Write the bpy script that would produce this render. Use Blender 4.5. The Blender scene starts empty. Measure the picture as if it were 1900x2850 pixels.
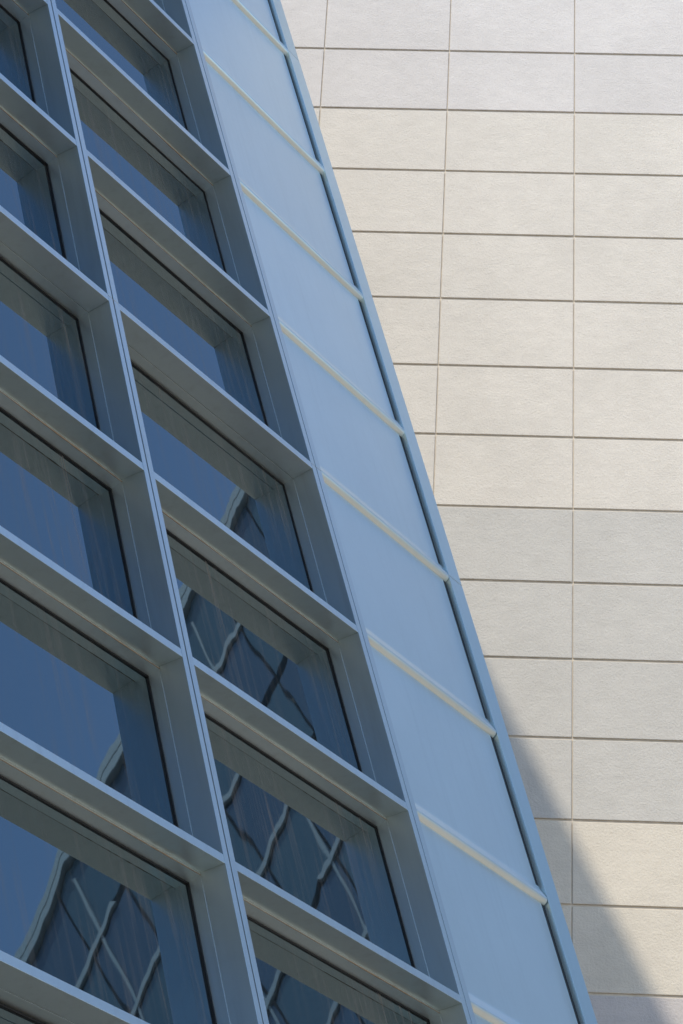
import bpy, math, random
from mathutils import Vector, Matrix, noise
random.seed(7)
C = bpy.context.scene.collection
S = bpy.context.scene
EYE = 1.6                                    # camera height over the ground

# ------------------------------------------------------------------ camera
cd = bpy.data.cameras.new('camera'); cam = bpy.data.objects.new('camera', cd); C.objects.link(cam)
right = Vector((0.495113, -0.867736, 0.043564)); down = Vector((0.40307, 0.184987, -0.896278)); fwd = Vector((0.769674, 0.461318, 0.441348))
cam.matrix_world = Matrix(((right.x, -down.x, -fwd.x, 0), (right.y, -down.y, -fwd.y, 0), (right.z, -down.z, -fwd.z, EYE), (0, 0, 0, 1)))
cd.sensor_fit = 'VERTICAL'; cd.sensor_height = 36; cd.sensor_width = 24; cd.lens = 8133.05 / 2850 * 36
cd.clip_start = .1; cd.clip_end = 5000
S.camera = cam

# ------------------------------------------------------------------ frames of the two facades (rel. to the eye)
FT = Vector((11.07297, 7.740338, 9.484105 + EYE)); FH = Vector((1, 0, 0)); FD = Vector((0, -.307779, -.951458)); FN = Vector((0, -.951458, .307779))
ST = Vector((16.682541, 8.120612, 13.093641 + EYE)); SH = Vector((.471672, -.881774, 0)); SD = Vector((-.115515, -.06179, -.991382)); SN = Vector((-.874175, -.467607, .131003))
SQ = .95907; SC = .6

# ------------------------------------------------------------------ sun and sky
A = (-.50, -.80, .205)
sunv = (FH*A[0] + FD*A[1] + FN*A[2]).normalized()
SUN_E = math.asin(sunv.z); SUN_R = math.atan2(sunv.x, sunv.y)
w = bpy.data.worlds.new('World'); S.world = w; w.use_nodes = True
nt = w.node_tree; nt.nodes.clear()
sky = nt.nodes.new('ShaderNodeTexSky'); sky.sky_type = 'NISHITA'; sky.sun_disc = False
sky.sun_elevation = SUN_E; sky.sun_rotation = SUN_R; sky.altitude = 200; sky.air_density = 1.0; sky.dust_density = .5; sky.ozone_density = 1.0
bg = nt.nodes.new('ShaderNodeBackground'); bg.inputs[1].default_value = .15
wo = nt.nodes.new('ShaderNodeOutputWorld'); nt.links.new(sky.outputs[0], bg.inputs[0]); nt.links.new(bg.outputs[0], wo.inputs[0])
ld = bpy.data.lights.new('sun', 'SUN'); ld.energy = 2.0; ld.angle = math.radians(.38); ld.color = (1, .90, .76)
lo = bpy.data.objects.new('sun', ld); C.objects.link(lo); lo.rotation_euler = (-sunv).to_track_quat('-Z', 'Y').to_euler()
S.view_settings.view_transform = 'Standard'; S.view_settings.look = 'None'; S.view_settings.exposure = 0.9; S.view_settings.gamma = 1
S.render.engine = 'CYCLES'
S.cycles.max_bounces = 10; S.cycles.glossy_bounces = 6; S.cycles.diffuse_bounces = 5

# ------------------------------------------------------------------ materials
class NG:
    def __init__(s, name):
        s.m = bpy.data.materials.new(name); s.m.use_nodes = True; s.t = s.m.node_tree; s.n = s.t.nodes
        s.b = s.n['Principled BSDF']; s.out = s.n['Material Output']
    def node(s, k, **kw):
        x = s.n.new(k)
        for a, v in kw.items(): setattr(x, a, v)
        return x
    def lk(s, a, b): s.t.links.new(a, b)
    def coord(s, scale=(1, 1, 1)):
        tc = s.node('ShaderNodeTexCoord'); mp = s.node('ShaderNodeMapping'); mp.inputs['Scale'].default_value = scale
        s.lk(tc.outputs['Object'], mp.inputs[0]); return mp.outputs[0]
    def noise(s, sc, vec, det=4, rough=.5):
        x = s.node('ShaderNodeTexNoise'); x.inputs['Scale'].default_value = sc; x.inputs['Detail'].default_value = det; x.inputs['Roughness'].default_value = rough
        s.lk(vec, x.inputs['Vector']); return x.outputs[0]
    def rng(s, v, a, b, c, d):
        x = s.node('ShaderNodeMapRange'); s.lk(v, x.inputs[0])
        for i, q in enumerate((a, b, c, d)): x.inputs[i+1].default_value = q
        return x.outputs[0]
    def mix(s, f, a, b, mode='MIX'):
        x = s.node('ShaderNodeMix', data_type='RGBA', blend_type=mode)
        for sock, v in ((x.inputs[0], f), (x.inputs[6], a), (x.inputs[7], b)):
            if hasattr(v, 'links'): s.lk(v, sock)
            else: sock.default_value = v if isinstance(v, (int, float)) else (*v, 1)
        return x.outputs[2]
    def bump(s, h, strength, dist, nrm=None):
        x = s.node('ShaderNodeBump'); x.inputs['Strength'].default_value = strength; x.inputs['Distance'].default_value = dist
        s.lk(h, x.inputs['Height'])
        if nrm: s.lk(nrm, x.inputs['Normal'])
        return x.outputs[0]

def metal(name, col, metallic, rough, wave=.0, stain=.0):
    g = NG(name); v = g.coord()
    n = g.noise(2.3, v, 5, .6)
    c = g.mix(g.rng(n, .3, .75, 0, 1), tuple(x*.95 for x in col), col)
    if stain:
        st = g.noise(9, g.coord((1.6, 1.6, .12)), 5, .65)
        c = g.mix(g.rng(st, .52, .8, 0, stain), c, (.20, .16, .12))
    oi = g.node('ShaderNodeObjectInfo'); tv = g.rng(oi.outputs['Random'], 0, 1, .955, 1.03); cc = g.node('ShaderNodeCombineColor')
    for i in range(3): g.lk(tv, cc.inputs[i])
    c = g.mix(1.0, c, cc.outputs[0], 'MULTIPLY')
    run = g.noise(22, g.coord((1, 1, .05)), 5, .65)          # faint rain runs
    c = g.mix(g.rng(run, .5, .8, 0, .22), c, tuple(x*.72 for x in col))
    g.lk(c, g.b.inputs['Base Color'])
    g.b.inputs['Metallic'].default_value = metallic
    g.lk(g.rng(g.noise(30, v, 4, .6), .3, .7, rough*.92, rough*1.08), g.b.inputs['Roughness'])
    if wave: g.lk(g.bump(g.noise(1.4, v, 2, .4), wave, .02), g.b.inputs['Normal'])
    return g.m
M = {}
M['frame'] = metal('silver_painted_aluminium', (.595, .67, .68), .82, .35, 0, .16)
M['soffit'] = M['frame']
M['panel'] = metal('silver_cladding_sheet', (.637, .73, .738), .72, .33, .12)
M['trim'] = metal('silver_edge_trim', (.56, .69, .71), .82, .3, .04)
def plain(name, col, rough, metallic=0, spec=.5):
    g = NG(name); v = g.coord(); c = g.mix(g.rng(g.noise(14, v, 5, .6), .3, .7, 0, 1), tuple(x*.8 for x in col), col)
    g.lk(c, g.b.inputs['Base Color']); g.b.inputs['Roughness'].default_value = rough; g.b.inputs['Metallic'].default_value = metallic
    g.b.inputs['Specular IOR Level'].default_value = spec; return g.m
M['gasket'] = plain('black_rubber_gasket', (.012, .012, .013), .6, 0, .3)
M['sealant'] = plain('tan_weathered_sealant', (.34, .27, .19), .8)
M['core'] = plain('dark_render', (.06, .06, .065), .8)
M['shade_blade'] = metal('shade_blade_blue', (.18, .48, .80), .35, .4, .1)  # for the added blade; its blue tints light bounced onto the fin sides
M['concrete'] = plain('pale_pavement', (.46, .36, .26), .9, 0, .2)
M['joint'] = plain('stone_joint_mortar', (.70, .61, .48), .95, 0, .1)
M['lrib'] = plain('pale_metal_rib', (.20, .25, .28), .4, .3)
M['lglass'] = plain('teal_glass_cladding', (.05, .10, .14), .15, .0, .6)
M['lglass2'] = plain('blue_glass_cladding', (.045, .085, .14), .15, .0, .6)
M['lwall'] = plain('grey_wing_wall', (.2, .2, .2), .7)

def glass():
    g = NG('reflective_tinted_glass')
    oi = g.node('ShaderNodeObjectInfo')
    tc = g.node('ShaderNodeTexCoord'); cmb = g.node('ShaderNodeVectorMath', operation='ADD')
    mul = g.node('ShaderNodeVectorMath', operation='SCALE'); cb = g.node('ShaderNodeCombineXYZ')
    for i in range(3): g.lk(oi.outputs['Random'], cb.inputs[i])
    g.lk(cb.outputs[0], mul.inputs[0]); mul.inputs['Scale'].default_value = 37
    g.lk(tc.outputs['Object'], cmb.inputs[0]); g.lk(mul.outputs[0], cmb.inputs[1])
    def mp(sc):
        x = g.node('ShaderNodeMapping'); x.inputs['Scale'].default_value = sc; g.lk(cmb.outputs[0], x.inputs[0]); return x.outputs[0]
    # rain-washed dust: fine streaks down the pane, heavier in patches
    st = g.rng(g.noise(26, mp((1, 1, .045)), 6, .62), .50, .74, 0, 1)
    pt = g.rng(g.noise(1.5, mp((1.2, 1, .8)), 3, .5), .35, .72, .15, 1)
    fine = g.rng(g.noise(70, mp((1, 1, .02)), 4, .6), .55, .8, 0, .6)
    add = g.node('ShaderNodeMath', operation='ADD'); g.lk(st, add.inputs[0]); g.lk(fine, add.inputs[1])
    mu = g.node('ShaderNodeMath', operation='MULTIPLY'); g.lk(add.outputs[0], mu.inputs[0]); g.lk(pt, mu.inputs[1])
    dust = g.rng(mu.outputs[0], 0, 1, .01, .52)
    g.b.inputs['Base Color'].default_value = (.010, .014, .016, 1)
    g.b.inputs['Roughness'].default_value = .012
    g.b.inputs['IOR'].default_value = 2.8
    g.b.inputs['Specular Tint'].default_value = (.54, .83, 1, 1)
    wv = g.noise(1.7, mp((1, 1, 1)), 1, .3); wv2 = g.noise(4.5, mp((1, 1, .6)), 1, .3)
    nb = g.bump(wv, 1.0, .0004); nb = g.bump(wv2, 1.0, .00018, nb)
    g.lk(nb, g.b.inputs['Normal'])
    df = g.node('ShaderNodeBsdfDiffuse'); df.inputs[0].default_value = (.21, .185, .16, 1)
    mx = g.node('ShaderNodeMixShader'); g.lk(dust, mx.inputs[0]); g.lk(g.b.outputs[0], mx.inputs[1]); g.lk(df.outputs[0], mx.inputs[2])
    g.lk(mx.outputs[0], g.out.inputs[0]); return g.m
M['glass'] = glass()

def stone():
    g = NG('honed_cast_stone')
    at = g.node('ShaderNodeAttribute', attribute_name='slab_tone')
    v = g.coord()
    big = g.rng(g.noise(1.1, v, 4, .6), .3, .7, .94, 1.05); mid = g.rng(g.noise(7, g.coord((1, 1, 2.2)), 5, .65), .3, .72, .93, 1.03)
    fine = g.rng(g.noise(95, v, 3, .6), .3, .7, .95, 1.03)
    c = at.outputs['Color']
    for q in (big, mid, fine):
        cb = g.node('ShaderNodeCombineColor')
        for i in range(3): g.lk(q, cb.inputs[i])
        c = g.mix(1.0, c, cb.outputs[0], 'MULTIPLY')
    g.lk(c, g.b.inputs['Base Color']); g.b.inputs['Roughness'].default_value = .92; g.b.inputs['Specular IOR Level'].default_value = .2
    h1 = g.noise(64, v, 4, .65); h2 = g.noise(26, v, 3, .6)
    nb = g.bump(h1, .55, .009); nb = g.bump(h2, .4, .006, nb); g.lk(nb, g.b.inputs['Normal'])
    return g.m
M['stone'] = stone()

# ------------------------------------------------------------------ mesh helpers
class MB:
    def __init__(s): s.v = []; s.f = []; s.sm = []; s.mi = []; s.col = []
    def quadhex(s, p, mi=0, col=None):       # 8 points: bottom ring 0-3, top ring 4-7
        o = len(s.v); s.v += [tuple(q) for q in p]
        for f in ((3, 2, 1, 0), (4, 5, 6, 7), (0, 1, 5, 4), (1, 2, 6, 5), (2, 3, 7, 6), (3, 0, 4, 7)):
            s.f.append(tuple(o+i for i in f)); s.sm.append(False); s.mi.append(mi); s.col.append(col)
    def box(s, x0, x1, y0, y1, z0, z1, mi=0, col=None):
        s.quadhex([(x0, y0, z0), (x1, y0, z0), (x1, y1, z0), (x0, y1, z0), (x0, y0, z1), (x1, y0, z1), (x1, y1, z1), (x0, y1, z1)], mi, col)
    def face(s, pts, smooth=False, mi=0, col=None):
        o = len(s.v); s.v += [tuple(q) for q in pts]; s.f.append(tuple(range(o, o+len(pts)))); s.sm.append(smooth); s.mi.append(mi); s.col.append(col)
    def extrude(s, prof, x0, x1, smooth=False, caps=True, sharp=()):   # prof: (y,z) list; extruded in x
        o = len(s.v); n = len(prof)
        s.v += [(x0, y, z) for y, z in prof] + [(x1, y, z) for y, z in prof]
        for i in range(n-1):
            s.f.append((o+i, o+i+1, o+n+i+1, o+n+i)); s.sm.append(smooth and i not in sharp); s.mi.append(0); s.col.append(None)
        if caps:
            s.face([(x0, y, z) for y, z in reversed(prof)]); s.face([(x1, y, z) for y, z in prof])
    def build(s, name, mats, parent=None, bevel=0, label=None):
        me = bpy.data.meshes.new(name); me.from_pydata(s.v, [], s.f); me.update()
        for m in (mats if isinstance(mats, (list, tuple)) else [mats]): me.materials.append(m)
        for p, sm, mi in zip(me.polygons, s.sm, s.mi): p.use_smooth = sm; p.material_index = mi
        if any(c is not None for c in s.col):
            a = me.color_attributes.new('slab_tone', 'FLOAT_COLOR', 'CORNER')
            for p, c in zip(me.polygons, s.col):
                for li in p.loop_indices: a.data[li].color = (*(c or (.5, .5, .5)), 1)
        o = bpy.data.objects.new(name, me); C.objects.link(o)
        if parent: o.parent = parent
        if bevel:
            b = o.modifiers.new('bevel', 'BEVEL'); b.width = bevel; b.segments = 2; b.limit_method = 'ANGLE'; b.angle_limit = math.radians(40); b.use_clamp_overlap = True
        if label: o['label'] = label
        return o
def thing(name, label, cat, group=None, mat=None):
    o = bpy.data.objects.new(name, None); C.objects.link(o); o['label'] = label; o['category'] = cat; o.empty_display_size = .3
    if group: o['group'] = group
    if mat: o.matrix_world = mat
    return o
def frame_matrix(org, x, y, z):
    return Matrix(((x.x, y.x, z.x, org.x), (x.y, y.y, z.y, org.y), (x.z, y.z, z.z, org.z), (0, 0, 0, 1)))

# ------------------------------------------------------------------ ground
g = MB(); g.face([(-600, -600, 0), (600, -600, 0), (600, 600, 0), (-600, 600, 0)])
go = g.build('ground', M['concrete']); go['kind'] = 'structure'

# ------------------------------------------------------------------ glass building
KG = (FT.z) / .951458                        # level of the ground, counted down the facade in metres
FO = FT + FD*KG
gb = thing('glass_building', 'leaning glass facade gridded by deep silver fins, lapped metal panels along its edge', 'building',
           mat=frame_matrix(FO, FH, -FN, -FD))
def P(x, k, b): return (x, -b, KG - k)       # facade coordinates -> local
SEAMS = (-1, 3, 7)
L0, L1 = -4, 11
GL = -.176                                    # glass plane
def XF(i, k): return 0.0 if i == 0 else i*(-1.66508 - .05393*k)    # left edge of fin i (0 = rightmost)
FW = (.103, .088, .088, .088)
def hexa(m, xa0, xa1, xb0, xb1, ka, kb, b0, b1, mi=0):   # prism between level ka (x xa0..xa1) and kb (xb0..xb1), depth b0..b1
    m.quadhex([P(xb0, kb, b1), P(xb1, kb, b1), P(xb1, kb, b0), P(xb0, kb, b0), P(xa0, ka, b1), P(xa1, ka, b1), P(xa1, ka, b0), P(xa0, ka, b0)], mi)

# mullions, in lengths that end at the module seams
cuts = [L0] + [s - .035 for s in SEAMS] + [L1]
for i in range(4):
    g0, g1 = (.0445, .0525) if i == 0 else (.0365, .0465)
    for a, b in zip(cuts[:-1], cuts[1:]):
        a_ = a + .0015; b_ = b - .0015
        xa, xb = XF(i, a_), XF(i, b_); m = MB()
        # two outer halves with the open groove between them; rear stem behind
        hexa(m, xa, xa+g0, xb, xb+g0, a_, b_, -.115, 0)
        hexa(m, xa+g1, xa+FW[i], xb+g1, xb+FW[i], a_, b_, -.115, 0)
        hexa(m, xa-.003, xa+FW[i]+.003, xb-.003, xb+FW[i]+.003, a_, b_, -.24, -.1155)
        mo = m.build('mullion', M['frame'], gb, .0012)
        m = MB(); hexa(m, xa+g0+.0002, xa+g1-.0002, xb+g0+.0002, xb+g1-.0002, a_, b_, -.1152, -.022); m.build('groove_seal', M['gasket'], mo)
    for s in SEAMS:                          # thin sealed joint between the lengths
        k = s - .035; m = MB(); x = XF(i, k); hexa(m, x+.001, x+FW[i]-.001, x+.001, x+FW[i]-.001, k-.0018, k+.0018, -.22, -.0022)
        m.build('mullion_joint', M['sealant'], gb)

# transoms + windows
for bay in range(3):                         # bay 0 between fin 1 and fin 0 ...
    for L in range(L0, L1+1):
        seam = L in SEAMS
        xl = lambda k: XF(bay+1, k) + FW[bay+1]
        xr = lambda k: XF(bay, k)
        m = MB(); e = .0006
        ins = .004
        def pris(prof):                      # prof: list of (k, b); runs from fin to fin
            n = len(prof); o = len(m.v)
            for k, b in prof: m.v.append(P(xl(k)+e, k, b))
            for k, b in prof: m.v.append(P(xr(k)-e, k, b))
            for q in range(n):
                r = (q+1) % n; m.f.append((o+q, o+r, o+n+r, o+n+q)); m.sm.append(False); m.mi.append(0); m.col.append(None)
            m.f.append(tuple(o+n-1-q for q in range(n))); m.f.append(tuple(o+n+q for q in range(n)))
            m.sm += [False]*2; m.mi += [0]*2; m.col += [None]*2
        if seam:
            pris([(L-.042, 0-.0008), (L, 0-.0008), (L, -.1135), (L-.042, -.1135)])
            pris([(L-.040, -.1165), (L, -.1165), (L, -.24), (L-.040, -.24)])
            pris([(L-.038, -.1137), (L-.006, -.1137), (L-.006, -.1163), (L-.038, -.1163)])
        else:
            pris([(L-.042, 0-.0008), (L, 0-.0008), (L-.014, -.115), (L-.042, -.115)])
            pris([(L-.040, -.1152), (L-.001, -.1152), (L+.006, -.185), (L+.006, -.24), (L-.040, -.24)])
        tr = m.build('transom', M['soffit'], gb, .0010)
        if not seam:                         # uneven bead of sealant along the lip
            m = MB(); n = 90; rr = random.Random(L*7+bay); seedv = rr.random()*50
            ring = 6; pts = []
            for q in range(n+1):
                tq = q/n; x = xl(L)+.002 + (xr(L)-xl(L)-.004)*tq
                rough = max(0, noise.noise((x*2.1+seedv, seedv, 0)))
                r = .0016 + .0035*rough*(.6+.8*abs(noise.noise((x*38, seedv, 1)))) + (.002*max(0, 1-abs(tq-.8)*4))*rr.random()
                for a in range(ring):
                    an = 2*math.pi*a/ring; pts.append(P(x, L-.002+r*math.sin(an), -.1148+r*math.cos(an)))
            m.v = pts
            for q in range(n):
                for a in range(ring):
                    m.f.append((q*ring+a, q*ring+(a+1) % ring, (q+1)*ring+(a+1) % ring, (q+1)*ring+a)); m.sm.append(True); m.mi.append(0); m.col.append(None)
            m.build('sealant_bead', M['sealant'], tr)
        if L < L1:                           # window between level L and the next transom down
            k0, k1 = L+.0062, L+1-.040
            G = .0095
            m = MB()
            hexa(m, xl(k0)+.003, xr(k0)-.003, xl(k0+G)+.003, xr(k0+G)-.003, k0, k0+G, -.215, GL-.004+.010)
            hexa(m, xl(k1-G)+.003, xr(k1-G)-.003, xl(k1)+.003, xr(k1)-.003, k1-G, k1, -.215, GL+.006)
            hexa(m, xl(k0+G)+.003, xl(k0+G)+.003+G, xl(k1-G)+.003, xl(k1-G)+.003+G, k0+G, k1-G, -.215, GL+.006)
            hexa(m, xr(k0+G)-.003-G, xr(k0+G)-.003, xr(k1-G)-.003-G, xr(k1-G)-.003, k0+G, k1-G, -.215, GL+.006)
            wd = m.build('window', M['gasket'], gb)
            m = MB(); tx = (random.random()-.5)*.0042; tz = (random.random()-.5)*.005
            hexa(m, xl(k0)+.008, xr(k0)-.008, xl(k1)+.008, xr(k1)-.008, k0+.006, k1-.006, -.21, GL)
            xc = sum(v[0] for v in m.v)/8; zc = sum(v[2] for v in m.v)/8       # no two panes hang quite alike
            m.v = [(x, y+tx*(x-xc)+tz*(z-zc), z) for x, y, z in m.v]
            m.build('pane', M['glass'], wd)

# lapped metal cladding panels along the edge
def XE(k): return 1.4745 + .003*k             # inner edge of the edge trim
def XO(k): return 1.617 + .0067*k            # outer edge
for L in range(L0+1, L1+2):                  # panel whose rolled foot sits at level L
    m = MB()
    top = L - 1.0 - .030
    cr = L-.124; x0, x1 = .1034, 1.446; OB = .024
    # slab body
    m.quadhex([(x0, OB+.0002, KG-cr), (x1, OB+.0002, KG-cr), (x1, OB+.026, KG-cr), (x0, OB+.026, KG-cr),
               (x0, OB+.0030, KG-top), (x1, OB+.0030, KG-top), (x1, OB+.026, KG-top), (x0, OB+.026, KG-top)])
    ctrl = [(0.0, .080), (.0015, .066), (.0065, .052), (.012, .038), (.0175, .024), (.0215, .010), (.0240, .001), (.0228, -.006), (.0190, -.0125), (.0135, -.0180), (.0070, -.0225), (.0012, -.0258), (-.004, -.0275)]
    prof = []
    for q in range(len(ctrl)-1):             # catmull-rom through the profile
        p0 = ctrl[max(q-1, 0)]; p1 = ctrl[q]; p2 = ctrl[q+1]; p3 = ctrl[min(q+2, len(ctrl)-1)]
        for s_ in range(4):
            t = s_/4; prof.append(tuple(.5*((2*p1[c]) + (-p0[c]+p2[c])*t + (2*p0[c]-5*p1[c]+4*p2[c]-p3[c])*t*t + (-p0[c]+3*p1[c]-3*p2[c]+p3[c])*t**3) for c in (0, 1)))
    prof.append(ctrl[-1])
    yz = [(OB-b, KG-L+u+.044) for b, u in prof]
    n0 = len(yz); m.extrude(yz, x0, 1.4795, True, False)
    m.face([(1.4795, y, z) for y, z in yz + [(OB+.02, KG-L+.123)]]); m.face([(x0, y, z) for y, z in reversed(yz + [(OB+.02, KG-L+.123)])])
    m.face([(x1, OB, KG-cr), (1.4795, OB, KG-cr), (1.4795, OB+.026, KG-cr), (x1, OB+.026, KG-cr)])
    m.build('cladding_panel', M['panel'], gb)
# black recess seal beside the panels
m = MB(); hexa(m, 1.4475, XE(L0)+.001, 1.4475, XE(L1)+.001, L0, L1, -.08, -.0285); m.build('recess_seal', M['gasket'], gb)
ec = [L0] + [s-.05 for s in SEAMS] + [L1]
for a, b in zip(ec[:-1], ec[1:]):
    m = MB(); a_ = a+.002; b_ = b-.002
    hexa(m, XE(a_), XO(a_), XE(b_), XO(b_), a_, b_, -.32, 0)
    m.build('edge_trim', M['trim'], gb, .0015)
m = MB(); hexa(m, XE(L0)+.004, XO(L0)-.006, XE(L1)+.004, XO(L1)-.006, L0, L1, -.31, -.006); m.build('trim_backing', M['gasket'], gb)
# body behind the grid, plinth, parapet
m = MB(); hexa(m, -20, 1.60, -20, 1.60, -6, KG+2.5, -8, -.26); m.build('wall', M['core'], gb)
m = MB(); hexa(m, -20, 1.66, -20, 1.66, -6.6, L0-.002, -.30, .01); hexa(m, -20, 1.70, -20, 1.70, L1+.05, KG+.1, -.30, .012); m.build('parapet', M['panel'], gb)
# unseen blade added at left to shade facade and stone; its leading edge rakes
N1 = (4.78, 2.33, -.97); N2 = (4.95, 4.08, -.73); WX = -6.0
def toX(p): s_ = (WX - p[0])/A[0]; return (p[1]+A[1]*s_, p[2]+A[2]*s_)
a1, a2 = toX(N1), toX(N2); slope = (a2[1]-a1[1])/(a2[0]-a1[0])
bK = lambda k: a1[1] + slope*(k-a1[0])
wp = [(-.3, 6.0), (1.9, 4.9), (3.6, 3.4), (4.7, -2.0), (bK(-9.5), -9.5), (bK(-20), -20), (.6, -7.0), (-.3, -4.0)]   # (out, down) outline
m = MB(); nw = len(wp)
m.v = [P(WX-.45, k, b) for b, k in wp] + [P(WX, k, b) for b, k in wp]
m.f = [tuple(range(nw-1, -1, -1)), tuple(range(nw, 2*nw))] + [(q, (q+1) % nw, nw+(q+1) % nw, nw+q) for q in range(nw)]
m.sm = [False]*len(m.f); m.mi = [0]*len(m.f); m.col = [None]*len(m.f)
m.build('shade_blade', M['shade_blade'], gb)

# ------------------------------------------------------------------ stone building
JG = (ST.z)/.991382/SC                        # ground level in courses
SO = ST + SD*(JG*SC)
sb = thing('stone_building', 'tall sunlit wall of pale beige stone slabs in stacked courses behind the glass facade', 'building', mat=frame_matrix(SO, SH, -SN, -SD))
tone = {}
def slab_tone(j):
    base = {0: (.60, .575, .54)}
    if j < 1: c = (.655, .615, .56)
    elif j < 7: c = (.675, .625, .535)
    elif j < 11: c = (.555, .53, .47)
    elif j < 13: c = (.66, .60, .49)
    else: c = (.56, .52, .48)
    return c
m = MB(); rr = random.Random(3)
GH, GV, TH = .0092, .0036, .0095
for j in range(-5, int(JG)+1):
    for i in range(-6, 2):
        z1 = (JG-j)*SC - GH; z0 = (JG-j-1)*SC + GH; x0 = i*SQ+GV; x1 = (i+1)*SQ-GV if i < 1 else 1.4*SQ
        if z0 < 0: z0 = 0
        if z1 <= z0: continue
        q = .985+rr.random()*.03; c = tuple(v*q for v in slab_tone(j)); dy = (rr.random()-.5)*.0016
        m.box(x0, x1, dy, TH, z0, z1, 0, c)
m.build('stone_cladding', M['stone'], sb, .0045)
m = MB(); m.box(-6*SQ, 1.4*SQ-.02, TH+.0005, .5, -.5, (JG+5)*SC-.02); m.build('wall', M['joint'], sb)
m = MB(); m.box(-6*SQ-.05, 1.4*SQ+.03, -.03, .55, (JG+5)*SC, (JG+5)*SC+.25, 0, (.6, .57, .53)); m.build('coping', M['stone'], sb, .01)

# ------------------------------------------------------------------ building seen reflected in the panes
BA = Vector((46.650769, -6.060073, 3.768287 + EYE)); BU = Vector((.303411, .95286, 0)); BR = Vector((.95286, -.303411, 0))
BO = Vector((BA.x, BA.y, 0)); H0 = BA.z
lb = thing('lattice_building', 'blue glass building with raking ribs, seen only mirrored in the lower windows', 'building',
           mat=frame_matrix(BO, -BU, BR, Vector((0, 0, 1))))
# local x = -u, y = away from the facade, z = height
def ev(u): return H0 + 30.15 + .865*u         # slanted edge
def LP(u, y, z): return (-u, y, z)
U0, U1 = -14, 6.6
m = MB(); m.quadhex([LP(U1, .3, 0), LP(U0, .3, 0), LP(U0, 9, 0), LP(U1, 9, 0), LP(U1, .3, ev(U1)-.1), LP(U0, .3, ev(U0)-.1), LP(U0, 9, ev(U0)-.1), LP(U1, 9, ev(U1)-.1)])
m.build('wall', M['lwall'], lb)
def bar(m, u0, z0, u1, z1, wd, y0, y1, mi=0):
    d = Vector((u1-u0, z1-z0)).normalized(); n = Vector((-d.y, d.x))*wd/2
    q = [(u0+n.x, z0+n.y), (u1+n.x, z1+n.y), (u1-n.x, z1-n.y), (u0-n.x, z0-n.y)]
    m.quadhex([LP(u, y0, z) for u, z in q] + [LP(u, y1, z) for u, z in q], mi)
m = MB(); bar(m, U0, ev(U0)-.05, U1, ev(U1)-.05, .12, -.22, 9.1); m.build('roof', M['lrib'], lb)
m = MB(); bar(m, U0, ev(U0)-.235, U1, ev(U1)-.235, .12, -.22, .2); m.build('roof_trim', M['lrib'], lb)
SPV = 1.75
for r in range(0, 9):
    dz = -.36 - r*SPV
    # glazing bands between the ribs, alternating in tone
    m = MB(); u = U0; c = 0
    while u < U1:
        u2 = min(u+1.25, U1)
        m.quadhex([LP(u2-.03, .0, ev(u2)+dz-SPV+.2), LP(u+.03, .0, ev(u)+dz-SPV+.2), LP(u+.03, .28, ev(u)+dz-SPV+.2), LP(u2-.03, .28, ev(u2)+dz-SPV+.2),
                   LP(u2-.03, .0, ev(u2)+dz), LP(u+.03, .0, ev(u)+dz), LP(u+.03, .28, ev(u)+dz), LP(u2-.03, .28, ev(u2)+dz)], (c+r) % 2)
        u = u2; c += 1
    m.build('glazing_band', [M['lglass'], M['lglass2']], lb)
    if r:
        for q in range(0, 9):
            ua = U0 + .5 + q*3.1 + (r % 3)*1.05; ub = ua+2.55
            if ub > U1: break
            m = MB(); z = dz+.12
            bar(m, ua, ev(ua)+z, ub, ev(ub)+z, .085, -.10, .02); m.build('rib', M['lrib'], lb)
for q in range(0, 22, 2):
    u = U0 + .35 + q*1.25; m = MB()
    bar(m, u+.12, ev(u)-.5, u-.12-.9, ev(u)-14.5, .055, -.06, .02); m.build('post', M['lrib'], lb)
